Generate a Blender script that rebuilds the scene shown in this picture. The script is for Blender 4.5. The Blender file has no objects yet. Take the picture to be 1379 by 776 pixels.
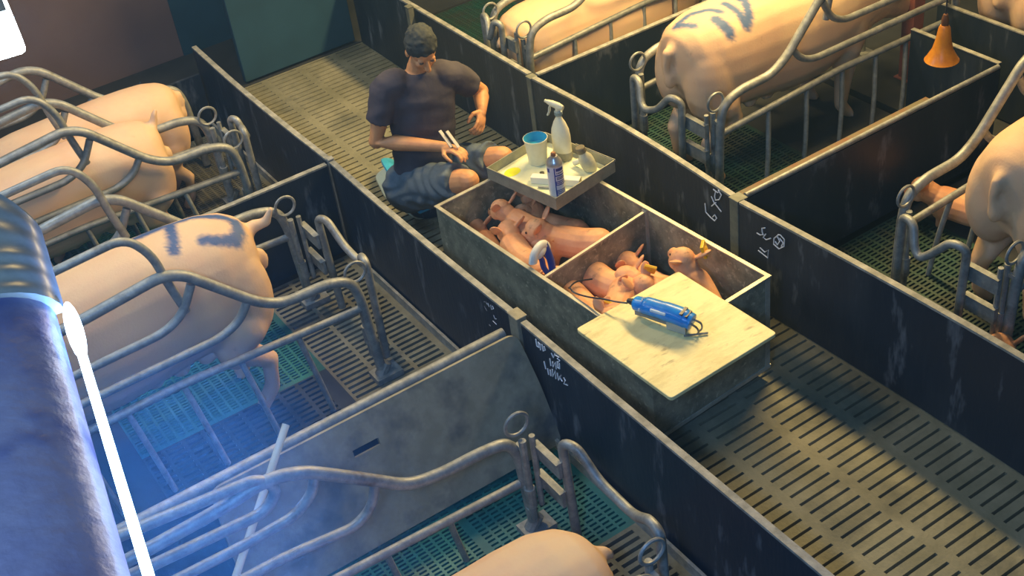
import bpy, bmesh, math, random
import numpy as np
from mathutils import Vector, Matrix, Quaternion
random.seed(7)
C = bpy.context.scene.collection
sc = bpy.context.scene

# ---------------------------------------------------------------- camera, world, light, exposure
cam = bpy.data.cameras.new('camera'); co = bpy.data.objects.new('camera', cam); C.objects.link(co)
cam.sensor_width = 36.0; cam.lens = 1729.645 / 1379 * 36; cam.clip_start = 0.05; cam.clip_end = 60
Rc = Matrix(((0.55180858, 0.82553949, -0.11828715), (-0.44743135, 0.41275113, 0.79337361), (0.7037844, -0.38486498, 0.59713186)))
co.matrix_world = Matrix.Translation((0, 0, 4.0)) @ Rc.transposed().to_4x4()
sc.camera = co
sc.view_settings.view_transform = 'Standard'; sc.view_settings.look = 'None'
sc.view_settings.exposure = 0.0; sc.view_settings.gamma = 1.0; sc.view_settings.use_curve_mapping = False
W = bpy.data.worlds.new('barn_air'); sc.world = W; W.use_nodes = True
W.node_tree.nodes['Background'].inputs[0].default_value = (0.25, 0.5, 0.8, 1)
W.node_tree.nodes['Background'].inputs[1].default_value = 0.13

def area(name, loc, target, size, energy, color, size_y=None):
    l = bpy.data.lights.new(name, 'AREA'); l.energy = energy; l.color = color
    l.shape = 'RECTANGLE'; l.size = size; l.size_y = size_y or size
    o = bpy.data.objects.new(name, l); C.objects.link(o); o.location = loc
    d = Vector(target) - Vector(loc); o.rotation_euler = d.to_track_quat('-Z', 'Y').to_euler()
    return o
WARM = (1.0, 0.70, 0.27)
area('warm_ceiling_lamp', (-5.3, 4.72, 3.0), (-5.3, 3.5, 0), 2.6, 240, WARM, size_y=.22)
area('second_warm_fill', (-6.0, 1.9, 3.6), (-5.8, 1.4, 0), 0.35, 58, WARM)  # added warm fill, yellows the backs of the left sows
area('cool_fill', (0.3, -1.3, 4.6), (-4.0, 2.0, 0), 1.4, 62, (0.50, 0.74, 1.0))  # added bluish fill from behind the camera, no actual fitting
area('far_cool_fill', (-6.2, 0.2, 3.6), (-7.0, 1.6, 0), 0.8, 52, (0.42, 0.66, 1.0))  # added blue fill for the far left sows and walls

# ---------------------------------------------------------------- helpers
def link(o, parent=None):
    C.objects.link(o)
    if parent is not None: o.parent = parent
    return o
def tag(o, label=None, cat=None, group=None, kind=None):
    if label: o['label'] = label
    if cat: o['category'] = cat
    if group: o['group'] = group
    if kind: o['kind'] = kind
    return o
def empty(name, loc=(0, 0, 0), rz=0.0, label=None, cat=None, group=None):
    o = bpy.data.objects.new(name, None); C.objects.link(o); o.location = loc; o.rotation_euler = (0, 0, rz)
    o.empty_display_size = 0.1
    return tag(o, label, cat, group)
class MB:
    def __init__(s): s.v = []; s.f = []; s.m = []
    def add(s, vs, fs, mi=0):
        b = len(s.v); s.v += [tuple(v) for v in vs]; s.f += [tuple(i + b for i in f) for f in fs]; s.m += [mi] * len(fs); return s
    def box(s, lo, hi, mi=0, M=None):
        x0, y0, z0 = lo; x1, y1, z1 = hi
        vs = [(x0,y0,z0),(x1,y0,z0),(x1,y1,z0),(x0,y1,z0),(x0,y0,z1),(x1,y0,z1),(x1,y1,z1),(x0,y1,z1)]
        if M is not None: vs = [tuple(M @ Vector(v)) for v in vs]
        return s.add(vs, [(0,3,2,1),(4,5,6,7),(0,1,5,4),(1,2,6,5),(2,3,7,6),(3,0,4,7)], mi)
    def sweep(s, pts, radii, n=10, closed=False, mi=0, caps=True, flat=(1, 1)):
        P = [Vector(p) for p in pts]; N = len(P)
        if not hasattr(radii, '__len__'): radii = [radii] * N
        T = []
        for i in range(N):
            a = P[(i - 1) % N] if (closed or i > 0) else P[i]; b = P[(i + 1) % N] if (closed or i < N - 1) else P[i]
            d = (b - a); T.append(d.normalized() if d.length > 1e-9 else Vector((0, 0, 1)))
        up = Vector((0, 0, 1)) if abs(T[0].z) < .9 else Vector((0, 1, 0))
        u = (up - T[0] * up.dot(T[0])).normalized(); vs = []
        for i in range(N):
            u = (u - T[i] * u.dot(T[i])); u = u.normalized() if u.length > 1e-6 else Vector((1, 0, 0)); w = T[i].cross(u)
            for k in range(n):
                a = 2 * math.pi * k / n
                vs.append(P[i] + (u * math.cos(a) * flat[0] + w * math.sin(a) * flat[1]) * radii[i])
        fs = []
        for i in range(N if closed else N - 1):
            j = (i + 1) % N
            for k in range(n):
                l = (k + 1) % n; fs.append((i*n+k, i*n+l, j*n+l, j*n+k))
        if not closed and caps:
            fs.append(tuple(range(n))[::-1]); fs.append(tuple((N-1)*n + k for k in range(n)))
        return s.add(vs, fs, mi)
    def ball(s, c, r, M=None, seg=16, ring=10, mi=0):
        if not hasattr(r, '__len__'): r = (r, r, r)
        vs = [(0, 0, -1)]
        for i in range(1, ring):
            t = math.pi * i / ring
            for k in range(seg):
                a = 2 * math.pi * k / seg; vs.append((math.sin(t)*math.cos(a), math.sin(t)*math.sin(a), -math.cos(t)))
        vs.append((0, 0, 1)); fs = []
        for k in range(seg): fs.append((0, 1 + (k+1) % seg, 1 + k))
        for i in range(ring - 2):
            for k in range(seg):
                l = (k+1) % seg; a = 1 + i*seg; fs.append((a+k, a+l, a+seg+l, a+seg+k))
        a = 1 + (ring-2)*seg
        for k in range(seg): fs.append((a+k, a+(k+1) % seg, len(vs)-1))
        M = M or Matrix.Identity(3)
        out = [Vector(c) + M @ Vector((v[0]*r[0], v[1]*r[1], v[2]*r[2])) for v in vs]
        return s.add(out, fs, mi)
    def limb(s, pts, radii, n=14):
        "rounded tapering chain: swept tube with a ball at each joint"
        s.sweep(pts, radii, n)
        for p, r in zip(pts, radii): s.ball(p, r * .995, seg=n, ring=8)
        return s
    def lathe(s, prof, c=(0, 0, 0), n=24, M=None, mi=0, scale=(1, 1), caps=True):
        vs = []; c = Vector(c); M = M or Matrix.Identity(3)
        for r, z in prof:
            for k in range(n):
                a = 2*math.pi*k/n; vs.append(c + M @ Vector((r*math.cos(a)*scale[0], r*math.sin(a)*scale[1], z)))
        fs = []
        for i in range(len(prof)-1):
            for k in range(n):
                l = (k+1) % n; fs.append((i*n+k, i*n+l, (i+1)*n+l, (i+1)*n+k))
        if caps and prof[0][0] > 1e-4: fs.append(tuple(range(n))[::-1])
        if caps and prof[-1][0] > 1e-4: fs.append(tuple((len(prof)-1)*n+k for k in range(n)))
        return s.add(vs, fs, mi)
    def mesh(s, name):
        m = bpy.data.meshes.new(name); m.from_pydata(s.v, [], s.f); m.validate(); return m
    def build(s, name, mats, parent=None, smooth=False, bevel=0, seg=2, shade=35):
        m = bpy.data.meshes.new(name); m.from_pydata(s.v, [], s.f)
        if not isinstance(mats, (list, tuple)): mats = [mats]
        for x in mats: m.materials.append(x)
        m.polygons.foreach_set('material_index', s.m)
        if smooth: m.polygons.foreach_set('use_smooth', [True] * len(m.polygons))
        m.update()
        if smooth:
            try: m.set_sharp_from_angle(angle=math.radians(shade))
            except Exception: pass
        o = bpy.data.objects.new(name, m); link(o, parent)
        if bevel:
            b = o.modifiers.new('b', 'BEVEL'); b.width = bevel; b.segments = seg; b.limit_method = 'ANGLE'
        return o
def fillet(pts, r=.06, k=5):
    "rounds the corners of a polyline"
    P = [Vector(p) for p in pts]; out = [P[0]]
    for i in range(1, len(P) - 1):
        a, b, c = P[i-1], P[i], P[i+1]
        d = min(r, (a-b).length*.48, (c-b).length*.48)
        p0 = b + (a-b).normalized()*d; p2 = b + (c-b).normalized()*d
        for j in range(k+1):
            t = j/k; out.append(p0*(1-t)**2 + b*2*t*(1-t) + p2*t*t)
    out.append(P[-1]); return out
def spline(pts, k=6, closed=False):
    P = [Vector(p) for p in pts]; n = len(P); out = []
    for i in range(n if closed else n-1):
        g = lambda j: P[j % n] if closed else P[max(0, min(n-1, j))]
        a, b, c, d = g(i-1), g(i), g(i+1), g(i+2)
        for j in range(k):
            t = j/k; out.append(.5*((2*b)+(c-a)*t+(2*a-5*b+4*c-d)*t*t+(3*b-a-3*c+d)*t**3))
    if not closed: out.append(P[-1])
    return out
def remesh(mb, voxel, smooth_it=4, factor=.5):
    m = mb.mesh('tmp'); o = bpy.data.objects.new('tmp', m); C.objects.link(o)
    r = o.modifiers.new('r', 'REMESH'); r.mode = 'VOXEL'; r.voxel_size = voxel
    s = o.modifiers.new('s', 'SMOOTH'); s.factor = factor; s.iterations = smooth_it
    dg = bpy.context.evaluated_depsgraph_get(); dg.update()
    me = bpy.data.meshes.new_from_object(o.evaluated_get(dg)); bpy.data.objects.remove(o); bpy.data.meshes.remove(m)
    me.polygons.foreach_set('use_smooth', [True]*len(me.polygons)); return me
def copy_tree(o, parent=None):
    c = o.copy(); C.objects.link(c)
    if parent is not None: c.parent = parent
    for ch in list(o.children): copy_tree(ch, c)
    return c

# ---------------------------------------------------------------- materials
MATS = {}
def mat(name, col, rough=.6, metal=0, col2=None, scale=6, detail=6, lo=.4, hi=.65, bump=0, bscale=40, spec=.5,
        col3=None, scale3=2, lo3=.55, hi3=.7, stretch=(1, 1, 1), emit=None, estr=0, trans=0, sss=0, paint=None, alpha=1):
    m = bpy.data.materials.new(name); m.use_nodes = True; nt = m.node_tree; N = nt.nodes; L = nt.links
    b = N['Principled BSDF']; b.inputs['Roughness'].default_value = rough; b.inputs['Metallic'].default_value = metal
    b.inputs['Specular IOR Level'].default_value = spec
    tc = N.new('ShaderNodeTexCoord'); mp = N.new('ShaderNodeMapping'); mp.inputs['Scale'].default_value = stretch
    L.new(tc.outputs['Object'], mp.inputs['Vector'])
    last = None
    def layer(prev, c, sc_, lo_, hi_, det):
        n = N.new('ShaderNodeTexNoise'); n.inputs['Scale'].default_value = sc_; n.inputs['Detail'].default_value = det; n.inputs['Roughness'].default_value = .65
        L.new(mp.outputs[0], n.inputs['Vector'])
        r = N.new('ShaderNodeMapRange'); r.inputs[1].default_value = lo_; r.inputs[2].default_value = hi_
        L.new(n.outputs['Fac'], r.inputs[0])
        x = N.new('ShaderNodeMix'); x.data_type = 'RGBA'; L.new(r.outputs[0], x.inputs[0])
        if prev is None: x.inputs[6].default_value = (*col, 1)
        else: L.new(prev, x.inputs[6])
        x.inputs[7].default_value = (*c, 1); return x.outputs[2]
    if col2: last = layer(last, col2, scale, lo, hi, detail)
    if col3: last = layer(last, col3, scale3, lo3, hi3, 4)
    if paint:
        a = N.new('ShaderNodeAttribute'); a.attribute_name = 'paint'
        x = N.new('ShaderNodeMix'); x.data_type = 'RGBA'; L.new(a.outputs['Fac'], x.inputs[0])
        if last is None: x.inputs[6].default_value = (*col, 1)
        else: L.new(last, x.inputs[6])
        x.inputs[7].default_value = (*paint, 1); last = x.outputs[2]
    if last is None: b.inputs['Base Color'].default_value = (*col, 1)
    else: L.new(last, b.inputs['Base Color'])
    if bump:
        n = N.new('ShaderNodeTexNoise'); n.inputs['Scale'].default_value = bscale; n.inputs['Detail'].default_value = 5
        L.new(mp.outputs[0], n.inputs['Vector']); bp = N.new('ShaderNodeBump'); bp.inputs['Strength'].default_value = bump; bp.inputs['Distance'].default_value = .01
        L.new(n.outputs['Fac'], bp.inputs['Height']); L.new(bp.outputs[0], b.inputs['Normal'])
    if emit: b.inputs['Emission Color'].default_value = (*emit, 1); b.inputs['Emission Strength'].default_value = estr
    if trans: b.inputs['Transmission Weight'].default_value = trans
    if sss:
        b.inputs['Subsurface Weight'].default_value = sss; b.inputs['Subsurface Radius'].default_value = (.02, .008, .004)
    if alpha < 1: b.inputs['Alpha'].default_value = alpha
    MATS[name] = m; return m
BLACK = mat('black_plastic_panel', (.014, .023, .040), .42, col2=(.032, .044, .062), scale=3.5, lo=.45, hi=.75, col3=(.20, .23, .27), scale3=7, lo3=.58, hi3=.80, stretch=(1.3, 1, .35), bump=.15)
EDGE = mat('worn_panel_edge', (.20, .21, .19), .6, col2=(.42, .42, .38), scale=14, lo=.4, hi=.7, bump=.3)
STEEL = mat('galvanised_tube', (.23, .25, .25), .5, .35, col2=(.37, .39, .38), scale=20, col3=(.13, .12, .10), scale3=6, lo3=.6, hi3=.75, bump=.2)
CART = mat('weathered_cart_sheet', (.16, .17, .125), .55, .2, col2=(.33, .33, .24), scale=9, lo=.38, hi=.62, col3=(.52, .51, .38), scale3=34, lo3=.57, hi3=.72, bump=.25)
RIM = mat('bare_rim_metal', (.50, .49, .40), .45, .3, col2=(.32, .31, .25), scale=10)
GREY = mat('grey_plastic_board', (.26, .245, .175), .55, col2=(.34, .32, .24), scale=9, lo=.4, hi=.65, col3=(.11, .115, .11), scale3=3.4, lo3=.5, hi3=.7, bump=.3)
CONC = mat('cast_slat_floor', (.17, .168, .105), .72, col2=(.29, .28, .19), scale=4, lo=.35, hi=.7, col3=(.11, .115, .08), scale3=2.2, lo3=.52, hi3=.7, bump=.35, bscale=60)
IRON = mat('dirty_iron_slats', (.16, .16, .12), .6, .2, col2=(.24, .24, .18), scale=8, bump=.3)
GREEN = mat('green_plastic_floor', (.008, .13, .13), .45, col2=(.02, .18, .165), scale=6, col3=(.06, .10, .08), scale3=3, lo3=.55, hi3=.75)
DKFL = mat('dark_blue_plastic_floor', (.012, .022, .034), .35, col2=(.03, .045, .06), scale=5)
DGREEN = mat('deep_green_floor', (.010, .06, .045), .5, col2=(.03, .04, .03), scale=4)  # darker green for the right-hand pen floors
PIT = mat('dark_slurry_pit', (.006, .007, .006), .8)
SKIN = mat('sow_skin', (.76, .54, .33), .62, col2=(.70, .43, .27), scale=2.5, lo=.35, hi=.7, col3=(.34, .21, .14), scale3=9, lo3=.68, hi3=.84, bump=.12, bscale=90, sss=.08, paint=(.01, .08, .25))
PIGLET = mat('piglet_skin', (.82, .43, .22), .6, col2=(.66, .29, .14), scale=8, lo=.38, hi=.65, col3=(.28, .15, .09), scale3=13, lo3=.60, hi3=.72, sss=.1)
TEAL = mat('dark_teal_wall', (.010, .05, .085), .7, col2=(.014, .065, .11), scale=2)
BROWN = mat('brown_painted_wall', (.12, .085, .09), .8, col2=(.14, .10, .10), scale=2)
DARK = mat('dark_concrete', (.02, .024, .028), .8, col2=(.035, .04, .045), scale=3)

# ---------------------------------------------------------------- the room
def struct(name, mb, m, **k): return tag(mb.build(name, m, **k), kind='structure')
def slats(name, xs, ys, thick, m, label=None):
    "plate with open slots: xs/ys are lists of (start, end, is_slot)"
    mb = MB(); X = sorted({a for a, b, s in xs} | {b for a, b, s in xs}); 
    idx = {}
    def vid(i, j, t):
        k = (i, j, t)
        if k not in idx:
            idx[k] = len(mb.v); mb.v.append((gx[i], gy[j], -thick if t else 0.0))
        return idx[k]
    gx = [xs[0][0]] + [b for a, b, s in xs]; gy = [ys[0][0]] + [b for a, b, s in ys]
    solid = lambda i, j: 0 <= i < len(xs) and 0 <= j < len(ys) and not (xs[i][2] and ys[j][2])
    for i in range(len(xs)):
        for j in range(len(ys)):
            if solid(i, j): mb.f.append((vid(i,j,0), vid(i+1,j,0), vid(i+1,j+1,0), vid(i,j+1,0))); mb.m.append(0)
            else:
                mb.f += [(vid(i,j,1), vid(i+1,j,1), vid(i+1,j,0), vid(i,j,0)), (vid(i+1,j+1,1), vid(i,j+1,1), vid(i,j+1,0), vid(i+1,j+1,0)),
                         (vid(i,j+1,1), vid(i,j,1), vid(i,j,0), vid(i,j+1,0)), (vid(i+1,j,1), vid(i+1,j+1,1), vid(i+1,j+1,0), vid(i+1,j,0))]
                mb.m += [0]*4
    return struct(name, mb, m)
def runs(a, b, slot, bar, off=0):
    out = []; x = a + off
    if off: out.append((a, x, False))
    while x + slot + bar <= b:
        out.append((x, x+slot, True)); out.append((x+slot, x+slot+bar, False)); x += slot + bar
    if b - x > 1e-4: out.append((x, b, False))
    return out
slats('floor', runs(-7.92, -.8, .014, .0435, .02), runs(2.09, 3.46, .22, .05, .01), .05, CONC)
m_ = MB().box((-9, -1.6, -.62), (0, 7.9, -.55)); struct('floor_pit', m_, PIT)
# pen floors: fine green plastic grid and coarser iron slats beside the aisle
PENX_L = [(-7.48, -5.68), (-5.60, -3.90), (-3.84, -1.2)]
for (a, b) in [(-7.48, -5.68), (-5.60, -4.80), (-3.84, -1.2)]:
    slats('floor_pen', runs(a, b, .011, .011, .01), runs(.55, 1.52, .035, .012, .01), .03, GREEN)
slats('floor_pen', runs(-4.80, -3.90, .016, .022, .01), runs(.55, 1.52, .08, .02, .01), .03, DKFL)
slats('floor_pen', runs(-7.48, -5.68, .011, .011, .01), runs(1.52, 2.075, .035, .012, .01), .03, IRON)
slats('floor_pen', runs(-5.60, -3.90, .019, .022, .02), runs(1.52, 2.075, .15, .022, .015), .03, IRON)
slats('floor_pen', runs(-3.84, -3.02, .011, .014, .01), runs(1.52, 2.075, .035, .012, .01), .03, GREEN)
slats('floor_pen', runs(-3.02, -1.2, .019, .022, .02), runs(1.52, 2.075, .15, .022, .015), .03, IRON)
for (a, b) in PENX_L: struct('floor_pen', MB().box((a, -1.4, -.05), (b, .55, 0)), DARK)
for (a, b) in [(-7.9, -5.68), (-5.60, -3.92), (-3.84, -1.6)]:
    slats('floor_pen', runs(a, b, .012, .013, .01), runs(3.50, 4.55, .04, .014, .01), .03, DGREEN)
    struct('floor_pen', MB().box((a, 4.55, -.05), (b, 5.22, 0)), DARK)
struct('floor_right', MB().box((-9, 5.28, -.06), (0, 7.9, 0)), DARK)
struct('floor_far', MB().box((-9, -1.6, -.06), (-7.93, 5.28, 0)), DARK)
struct('wall_far', MB().box((-8.85, -1.6, -.6), (-8.75, 2.35, 3.2)), BROWN)
struct('wall_far', MB().box((-8.85, 2.35, -.6), (-8.74, 7.9, 3.2)), TEAL)
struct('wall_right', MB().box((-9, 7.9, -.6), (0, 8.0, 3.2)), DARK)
struct('wall_left', MB().box((-9, -1.7, -.6), (0.6, -1.6, 5.0)), TEAL)
struct('trim_1', MB().box((-8.74, 3.12, 0), (-8.70, 3.34, 3.2)), BROWN)
struct('door_1', MB().box((-7.99, 2.5, 0.02), (-7.94, 3.37, 1.25)), TEAL, bevel=.006)

# ---------------------------------------------------------------- low pen walls
def curve_strip(mb, y, strokes, r=.0035, face=-1, z0=0, mi=0):
    for s in strokes:
        if len(s) < 2: continue
        mb.sweep([(x, y, z) for x, z in s], r, 5, mi=mi)
CHALK = mat('white_chalk', (.80, .83, .88), .9)
def aisle_wall(x0, x1, y, side, label, bow=0.0, top=.58, writing=None, segs=10, dip=0.0):
    "bowed plastic board between two posts, worn top edge"
    t = empty('pen_partition', (x0, y, 0), 0, label, 'partition', 'low black partitions along the aisle')
    mb = MB(); ed = MB(); th = .028
    for i in range(segs):
        a = i/segs; b = (i+1)/segs
        xa = (x1-x0)*a; xb = (x1-x0)*b
        ya = bow*math.sin(math.pi*a)*side; yb = bow*math.sin(math.pi*b)*side
        za = top - dip*(2*a-1)**2; zb = top - dip*(2*b-1)**2
        def slab(m, z0a, z0b, z1a, z1b, grow):
            vs = [(xa, ya-grow, z0a), (xb, yb-grow, z0b), (xb, yb+th+grow, z0b), (xa, ya+th+grow, z0a),
                  (xa, ya-grow, z1a), (xb, yb-grow, z1b), (xb, yb+th+grow, z1b), (xa, ya+th+grow, z1a)]
            fs = [(0,3,2,1),(4,5,6,7),(0,1,5,4),(2,3,7,6)]
            if i == 0: fs.append((3,0,4,7))
            if i == segs-1: fs.append((1,2,6,5))
            m.add(vs, fs)
        slab(mb, .01, .01, za-.012, zb-.012, 0); slab(ed, za-.012, zb-.012, za, zb, .0015)
    mb.build('panel', BLACK, t); ed.build('top_edge', EDGE, t)
    if y < 2.5:
        MB().box((0.02, -.032, .0), (x1-x0-.02, -.017, .055)).build('foot_strip', EDGE, t)
    if writing:
        w = MB()
        curve_strip(w, -.001, [[(px-x0, pz) for px, pz in s] for s in writing], .0032)
        tag(w.build('writing', CHALK, t), 'white handwritten marks on the board')
    return t
WL2 = [[(-4.116,.538),(-4.114,.507),(-4.098,.524)],[(-4.088,.53),(-4.075,.517)],[(-4.069,.533),(-4.062,.514)],[(-4.045,.535),(-4.045,.51),(-4.023,.527),(-4.032,.538)],[(-4.033,.484),(-4.026,.467),(-4.012,.475)],[(-4.09,.396),(-4.079,.393)],[(-4.109,.493),(-4.089,.476)],[(-4.049,.442),(-4.02,.438)]]
WL3 = [[(-3.687,.557),(-3.686,.52),(-3.67,.522),(-3.669,.552),(-3.657,.548),(-3.659,.515)],[(-3.641,.558),(-3.637,.522),(-3.62,.539),(-3.625,.556)],[(-3.573,.553),(-3.561,.535),(-3.546,.565)],[(-3.542,.56),(-3.513,.567),(-3.531,.55),(-3.511,.551),(-3.526,.532)],[(-3.591,.51),(-3.59,.471)],[(-3.57,.507),(-3.574,.475),(-3.548,.518),(-3.55,.479)],[(-3.533,.531),(-3.537,.496),(-3.522,.499),(-3.519,.529)],[(-3.643,.461),(-3.637,.423)],[(-3.621,.435),(-3.619,.402)],[(-3.601,.441),(-3.601,.407)],[(-3.582,.456),(-3.587,.412),(-3.559,.463),(-3.563,.416)],[(-3.545,.46),(-3.543,.421),(-3.514,.473),(-3.533,.447),(-3.512,.434)],[(-3.499,.464),(-3.487,.458),(-3.502,.428),(-3.473,.439)]]
WB = [[(-4.062,.509),(-4.042,.482),(-3.99,.453)],[(-4.061,.452),(-4.029,.488)],[(-4.045,.557),(-4.012,.553),(-4.003,.571)],[(-4.009,.571),(-3.987,.551),(-4.004,.517),(-4.031,.501),(-4.037,.521),(-4.029,.551)],[(-4.111,.444),(-4.106,.393),(-4.071,.38),(-4.041,.374),(-4.026,.397),(-4.04,.411),(-4.055,.391)]]
WC = [[(-3.671,.523),(-3.693,.51),(-3.691,.49),(-3.684,.479),(-3.705,.466),(-3.728,.466)],[(-3.668,.49),(-3.685,.462),(-3.664,.46),(-3.633,.484)],[(-3.707,.392),(-3.674,.383),(-3.65,.409),(-3.654,.36),(-3.719,.37)],[(-3.58,.532),(-3.612,.494),(-3.614,.461),(-3.579,.452),(-3.546,.483),(-3.544,.523),(-3.571,.535),(-3.586,.529)],[(-3.592,.518),(-3.574,.498),(-3.589,.47),(-3.604,.482)],[(-3.574,.514),(-3.552,.5),(-3.563,.474)]]
aisle_wall(-7.56, -5.655, 2.095, 1, 'black partition board along the aisle beside the farthest left sow pen', bow=-.015)
aisle_wall(-5.625, -3.90, 2.095, 1, 'black partition board between aisle and pen of the blue-marked standing sow', bow=-.01, writing=WL2)
aisle_wall(-3.80, -1.2, 2.095, 1, 'long black partition board with chalk writing at its far top corner', writing=WL3)
aisle_wall(-7.9, -5.66, 3.40, 1, 'black partition board behind the seated person', dip=.0)
aisle_wall(-5.60, -3.92, 3.39, 1, 'black partition board behind the spray bottle with chalk writing at its near end', bow=.03, writing=WB)
aisle_wall(-3.85, -.9, 3.38, 1, 'dark partition board with circled chalk mark in front of the dim right-hand sow', bow=.05, writing=WC, segs=16)
# junction posts
def post(x, y, h, w, label, name='partition_post', m=STEEL, d=None):
    mb = MB(); d = d or w
    mb.box((-w/2, -d/2, 0), (w/2, d/2, h)); mb.box((-w/2-.004, -d/2-.004, h), (w/2+.004, d/2+.004, h+.008)); mb.box((-w/2-.02, -d/2-.02, 0), (w/2+.02, d/2+.02, .012))
    o = mb.build(name, m, None, bevel=.004); o.location = (x, y, 0); return tag(o, label, 'post', 'posts joining the low partitions')
PW = mat('dull_green_post', (.13, .14, .12), .6, .2, col2=(.2, .21, .17), scale=12)
post(-3.885, 3.405, .575, .06, 'grey green post between the two chalk-marked right boards', m=PW)
post(-5.63, 3.405, .57, .045, 'grey post beside the aisle right behind the spray bottle', m=PW)
post(-6.95, 3.36, .60, .04, 'grey post at the far aisle behind the person', m=PW)
post(-3.85, 2.11, .585, .07, 'grey bracket post at aisle end of the leaning board pipe', m=GREY, d=.05)
post(-5.64, 2.11, .585, .03, 'worn post at aisle end of the partition behind the standing sow', m=EDGE)
post(-4.82, 5.62, 3.1, .09, 'tall reddish brown post behind the large lit sow', name='roof_post', m=mat('red_brown_post', (.34, .11, .08), .7, col2=(.22, .08, .06), scale=4))
def cross_wall(x, y0, y1, label, top=.57, pipe=0, plank=False, edge=True):
    t = empty('pen_partition', (x, y0, 0), 0, label, 'partition', 'cross partitions between pens')
    L_ = y1-y0; th = .025
    MB().box((-th/2, 0, .01), (th/2, L_, top-.01)).build('panel', BLACK, t)
    if pipe:
        mb = MB(); mb.sweep([(0, -.0, top+pipe*.3), (0, L_, top+pipe*.3)], pipe, 14); mb.build('top_pipe', STEEL, t, smooth=True)
    elif edge: MB().box((-th/2-.003, 0, top-.01), (th/2+.003, L_, top)).build('top_edge', EDGE, t)
    return t
cross_wall(-5.64, -1.4, 2.08, 'black cross partition behind the blue-marked standing sow')
cross_wall(-3.87, -1.4, 2.04, 'pipe-topped cross partition above the leaning grey board', top=.50, pipe=.026)
cross_wall(-7.52, -1.4, 2.08, 'black cross partition behind the farthest left sows', top=.42, edge=False)
cross_wall(-5.64, 3.45, 5.22, 'black cross partition between lying sow and large lit sow')
t_ = cross_wall(-3.885, 3.45, 5.22, 'black cross partition with bright top pipe right of the large lit sow', top=.565, pipe=.014)
MB().box((-.11, .02, .50), (-.045, 1.35, .515)).build('ledge_plank', mat('rusty_ledge', (.14, .12, .07), .7, col2=(.16, .07, .03), scale=9), t_)
tb = empty('pen_partition', (-4.50, 5.25, 0), 0, 'short thin-edged board across the empty corner below the amber drinker', 'partition')
MB().box((0, -.012, .01), (.60, .012, .57)).build('panel', BLACK, tb); MB().box((0, -.014, .57), (.60, .014, .575)).build('top_edge', EDGE, tb)
tb = empty('pen_partition', (-4.62, 5.60, 0), 0, 'farther low board behind the amber drinker', 'partition')
MB().box((0, -.012, .01), (1.35, .012, .57)).build('panel', BLACK, tb); MB().box((0, -.014, .57), (1.35, .014, .578)).build('top_edge', EDGE, tb)
# leaning grey board with a hand slot, rounded corners
def leaning_board():
    P0 = Vector((-3.60, .60, .02)); U = Vector((0, 1, 0)); V = Vector((-.20, 0, .53)).normalized()
    w = 1.50; h = .565; N = U.cross(V).normalized(); th = .02
    # outline in (u, v): far end is cut slanted, corners rounded
    ol = fillet([(0, .28, 0), (.0, .0, 0), (1.50, 0, 0), (1.485, .3, 0), (1.455, h, 0), (.02, h, 0), (0, .3, 0)], .05, 5)
    hx0, hx1, hz0, hz1 = .60, .72, .40, .435
    bm = bmesh.new()
    outer = [bm.verts.new((p.x, p.y, 0)) for p in ol[:-1]]
    inner = [bm.verts.new(p) for p in ((hx0, hz0, 0), (hx1, hz0, 0), (hx1, hz1, 0), (hx0, hz1, 0))]
    es = [bm.edges.new((outer[i], outer[(i+1) % len(outer)])) for i in range(len(outer))] + [bm.edges.new((inner[i], inner[(i+1) % 4])) for i in range(4)]
    bmesh.ops.triangle_fill(bm, use_beauty=True, use_dissolve=False, edges=es)
    r = bmesh.ops.extrude_face_region(bm, geom=bm.faces[:])
    for v in r['geom']:
        if isinstance(v, bmesh.types.BMVert): v.co.z += th
    bmesh.ops.recalc_face_normals(bm, faces=bm.faces)
    M = Matrix((U, V, N)).transposed().to_4x4(); 
    bm.transform(M); m = bpy.data.meshes.new('leaning_board'); bm.to_mesh(m); bm.free(); m.materials.append(GREY)
    o = bpy.data.objects.new('leaning_board', m); C.objects.link(o); o.location = P0
    tag(o, 'large grey board with a hand slot leaning under the partition pipe', 'board')
leaning_board()

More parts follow.
